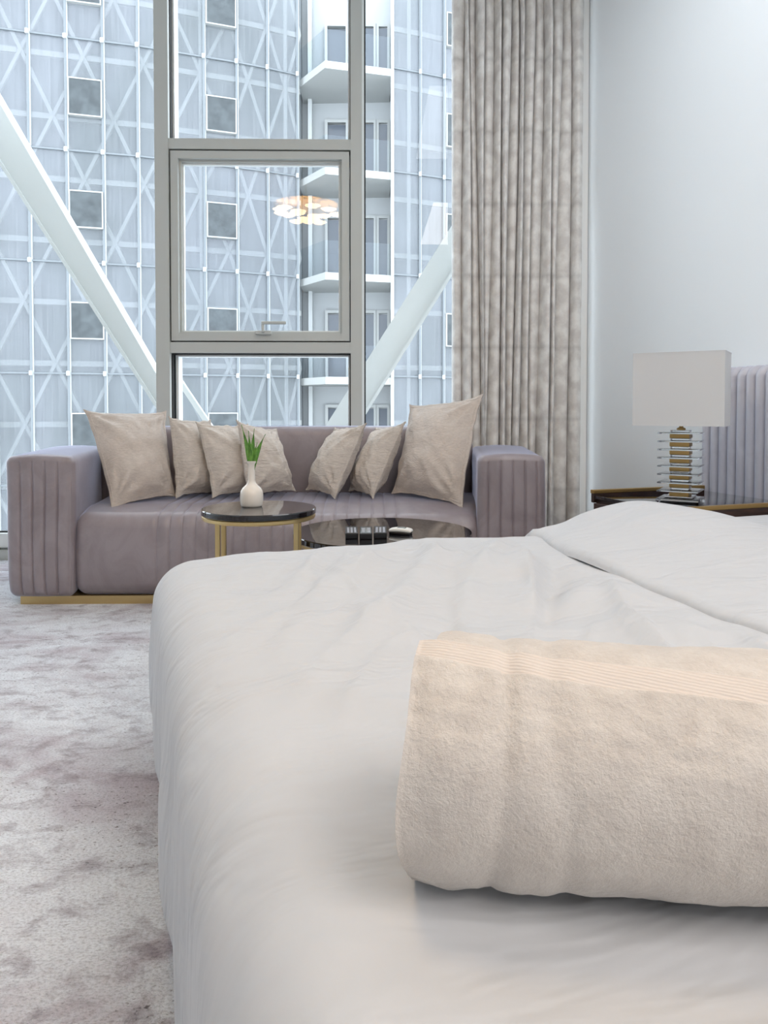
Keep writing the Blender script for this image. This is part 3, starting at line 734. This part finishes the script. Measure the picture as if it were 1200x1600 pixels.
def gs(x, w_): return math.exp(-(x/w_)**2)
def duv(p):
    p = p.copy(); a, d, z = p
    topw = min(1, max(0, (z-.40)/.08))
    # rumples on top
    q = Vector((a*1.2+d*.5, d*1.2-a*.5, 0))
    h = .010*noise.noise(q*1.7)+.008*noise.noise(q*4+Vector((5, 0, 0)))
    # long drawn creases running from the far edge towards the foot
    e = a*.87-d*.5; f = a*.5+d*.87
    reg_ = min(1, max(0, (d-.75)/.5))*min(1, max(0, (a-.12)/.3))*min(1, max(.12, (1.93-d)/.25))
    for k, (c0, w0, am) in enumerate(((-.62, .035, .010), (-.52, .03, .009), (-.43, .028, -.008), (-.36, .026, .010), (-.26, .04, .010), (-.16, .03, -.010), (-.08, .03, .012), (.03, .035, -.010), (.12, .03, .010), (.24, .035, .009), (.36, .04, -.008))):
        cc = c0+.035*math.sin(f*4+k*1.9)
        h += 2.3*am*gs(e-cc, w0*.85)*reg_*(.5+.5*math.sin(f*3.2+k*2.3))
    # raised folds beside the turned back part
    off = min(1, max(0, (1.0-a)/.12)); h *= .3+.7*off
    rn = 1-abs(noise.noise(Vector((e*4.5, f*1.1, 8)))*1.6); rm = 1-abs(noise.noise(Vector((e*11, f*2.6, 3)))*1.6)
    h += (.026*max(0, rn)**5+.009*max(0, rm)**5)*off*min(1, max(0, (d-.35)/.6))*min(1, max(.1, (1.9-d)/.2))*min(1, max(0, (a-.1)/.25))
    h += off*.010*math.sin(d*21+3*noise.noise(q*2))*gs(a-.82, .15)*min(1, max(0, (d-.55)/.3))
    # a pressed crease
    for (x0_, y0_, x1_, y1_) in ((.42, 1.80, .43, 1.10), (.43, 1.10, .30, 1.06)):
        vx, vy = x1_-x0_, y1_-y0_; L = vx*vx+vy*vy; t = min(1, max(0, ((a-x0_)*vx+(d-y0_)*vy)/L)); dd = math.hypot(a-x0_-t*vx, d-y0_-t*vy); h += .0040*gs(dd, .009)
    p.z += h*topw
    # hanging foot and side
    low = min(1, max(0, (.44-z)/.2))
    if a < BA0+.12:
        p.x += -.006*low-.014*low*noise.noise(Vector((d*3.1, z*1.2, 2)))-.006*low*math.sin(d*17+2*noise.noise(Vector((d*2, z*2, 0))))
        p.x -= .006*min(1, max(0, (d-1.0)/.8))*math.sin(math.pi*min(1, max(0, (z-.05)/.42)))
    if d > BD1-.12: p.y += .012*low*math.sin(a*15+noise.noise(Vector((a*2, z, 0)))*2)
    return p
b = MB().rbox((BA0, BD0, .045), (BA1, BD1, BZ), .095, (220, 200, 14), duv, 8)
b.v = [W(*v) for v in b.v]
dv = build('duvet', b, 'duvet', smooth=180, label='large white cotton duvet spread over the bed under the rolled towel', cat='duvet', origin=tuple(W(1.2, 1.06, .045)), rz=PHI)
# turned back top part
def fold_fn(p):
    p = p.copy(); a, d, z = p
    t = (a-1.02)
    q = Vector((a*1.4, d*1.1, 4))
    edge = 1.0+.02*math.sin(d*5)+.11*min(1, max(0, (d-1.45)/.4))**2
    # slide the free edge so that it runs in a soft curve
    k = max(0, 1-t/.5); p.x += (edge-1.02)*k
    hump = .078*gs(a-1.44, .27)*min(1, max(0, (d-1.05)/.6))**1.2 - .012*gs(a-1.84, .14)
    h = hump+.012*noise.noise(q*1.6)+.004*noise.noise(q*5)+.006*math.sin(a*30+d*4)*gs(t-.1, .12)*.5
    up = min(1, max(0, (z-.40)/.06)) 
    if z > .46 or d < 1.9: p.z += h*(1 if z > .45 else 0)+ .010*math.sin(d*9+1)*gs(t, .05)*(z > .45)
    if z < .44 and d > BD1-.03: p.y += .012*math.sin(a*16)
    return p
def fold():
    # sheet following the bed top and dropping over the far side, with thickness
    NA, ND = 90, 120; t_ = .012
    def S(u, v):
        a = 1.02+(BA1-.03-1.02)*u; s = v*(1.78+.12+.30)-0
        d0 = .17
        Lt = BD1-.095-d0
        if s < Lt: d, z, nd, nz = d0+s, BZ+.004, 0, 1
        elif s < Lt+.16: q = (s-Lt)/.16*math.pi/2; d, z = BD1-.095+.108*math.sin(q), BZ-.095+.004+.095*math.cos(q)+0; 
        else: d, z = BD1+.013, BZ-.095-(s-Lt-.16)
        return Vector((a, d, z))
    b = MB()
    def top_(u, v):
        p = S(u, v); 
        r_ = min(1, u/.010); lift = .011*math.sqrt(max(0, 1-(1-r_)**2))
        hh = fold_fn(Vector((p.x, p.y, .47 if p.z > .40 else .3)))
        if p.z > .385:
            k = min(1, (p.z-.385)/.10); zt = p.z+lift*k+(hh.z-.47)*k
            if k >= .98: zt = max(zt, duv(Vector((hh.x, p.y, BZ))).z+.004+lift)
            return Vector((hh.x, p.y, zt))
        return Vector((hh.x, p.y+.006, p.z))
    def bot_(u, v):
        q = top_(u, v); p = S(u, v)
        if p.z > .40: return Vector((q.x, q.y, q.z-.009))
        return Vector((q.x, q.y-.006, q.z))
    b.grid(top_, NA, ND); k = len(b.v); b.grid(bot_, NA, ND)
    for j in range(ND): b.f.append((j, j+1, j+1+k, j+k)); b.mi.append(0)
    b.v = [W(*v) for v in b.v]; return b
build('turned_back_edge', fold(), 'duvet', dv, smooth=180)

# ------------------------------------------------------------------ rolled towel
def towel():
    c0 = Vector((.042, .605, 0)); ax = Vector((.30, -.036, 0)).normalized(); L = .50; side_ = Vector((-ax.y, ax.x, 0)); up = Vector((0, 0, 1))
    base = BZ+.004; rx, rz_ = .100, .096
    N, K = 300, 110; turns = 4.0
    main, bandm = MB(), MB()
    def S(u, v, side):    # u round the spiral from the free outer edge inwards, v along the roll
        u = u/.2*.035 if u < .2 else .035+(u-.2)/.8*.965
        ang = R(96+42*v+3*math.sin(v*9))+2*math.pi*turns*u        # starts on the crown and runs towards the viewer, down, under and up again
        t_ = turns*u; lay = .009*t_ if t_ < 1 else .009+.020*(t_-1)
        rr = 1-lay/.094-.08*v
        s = v*L
        # left end pushes out unevenly from layer to layer
        e = .012*noise.noise(Vector((ang*.8, u*3, 1)))+.012*math.sin(ang*1.0+1.2)+.020*min(1, u*1.6)
        s = e*(1-v)**3+s
        endr = min(1, s/.03) if s > 0 else 0
        shr = 1-.05*(1-endr)**2 if u < .4 else 1
        bump_ = .0035*noise.noise(Vector((s*16, ang*1.5, 3)))+.0016*noise.noise(Vector((s*60, ang*8, 7)))
        if u < .011: bump_ = bump_*.3-.0015
        if u < .3: bump_ -= .0035*gs(s-.062-.008*math.sin(ang), .006)+.0022*gs(s-.105-.006*math.sin(ang*2), .008)
        ft = min(1, u/.0015)
        off = bump_ + (.5-side)*.0085*math.sqrt(ft)
        x = math.cos(ang)*(rx*rr*shr+off); z = math.sin(ang)*(rz_*rr*shr+off)
        sag = 1.0
        if z < 0: x *= 1+.06*(z/rz_)**2
        zz2 = base+.088-.006*v+z
        if zz2 < base+.001: zz2 = base+.001+(zz2-base)*.05
        return c0+ax*s+side_*x+up*(zz2)
    return S, N, K, MB
S, N, K, _ = towel()
tw = MB()
for sd in (0, 1): tw.grid(lambda u, v: S(u, v, sd), N, K)
k = (N+1)*(K+1)
# material: woven band a little way in from the free edge
def bandtest(i): u = i/N*.175; return .0012 < u < .011
fi = 0
for sd in (0, 1):
    for i in range(N):
        for j in range(K):
            tw.mi[fi] = 1 if (bandtest(i) and sd == 0) else 0; fi += 1
for i in range(N):
    for (p, q) in (((i, 0), (i+1, 0)), ((i, K), (i+1, K))):
        a_, b_ = p[0]*(K+1)+p[1], q[0]*(K+1)+q[1]; tw.f.append((a_, b_, b_+k, a_+k)); tw.mi.append(0)
for j in range(K): tw.f.append((j, j+1, j+1+k, j+k)); tw.mi.append(0)
build('rolled_towel', tw, ['towel', 'band'], smooth=180, label='thick cream terry towel rolled up on the near part of the bed', cat='towel')

# ------------------------------------------------------------------ chandelier above the bed (seen mirrored in the opening sash)
cx, cy, cz = -.633, 1.05, 2.84
ch = empty('chandelier', (cx, cy, cz-.16), 0, 'chandelier of glowing gold shells on the ceiling, mirrored in the window', 'chandelier')
build('canopy', MB().lathe([(0, 3.30), (.30, 3.30), (.30, 3.27), (.05, 3.25), (0, 3.25)], (cx, cy, 0), 48), 'gold', ch, smooth=50)
build('stem', MB().tube([(cx, cy, 3.26), (cx, cy, cz+.05)], .012), 'gold', ch)
build('hub', MB().lathe([(0, .10), (.26, .09), (.33, .05), (.30, .04), (0, .05)], (cx, cy, cz), 48), 'gold', ch, smooth=60)
for k in range(16):
    a = k*2.399; rr = .34*math.sqrt((k+.6)/16); zz3 = cz-.13+.10*(rr/.34)+.03*math.sin(k*1.7)
    x, y = cx+rr*math.cos(a), cy+rr*math.sin(a)
    sh = build('shell', MB().lathe([(0, 0), (.045, .006), (.075, .022), (.078, .026), (.070, .026), (.04, .012), (0, .007)], (x, y, zz3), 24), 'glow', ch, smooth=60)
    sub('rod', MB().tube([(x, y, zz3+.008), (x, y, cz+.06)], .003, 6), 'gold', sh)
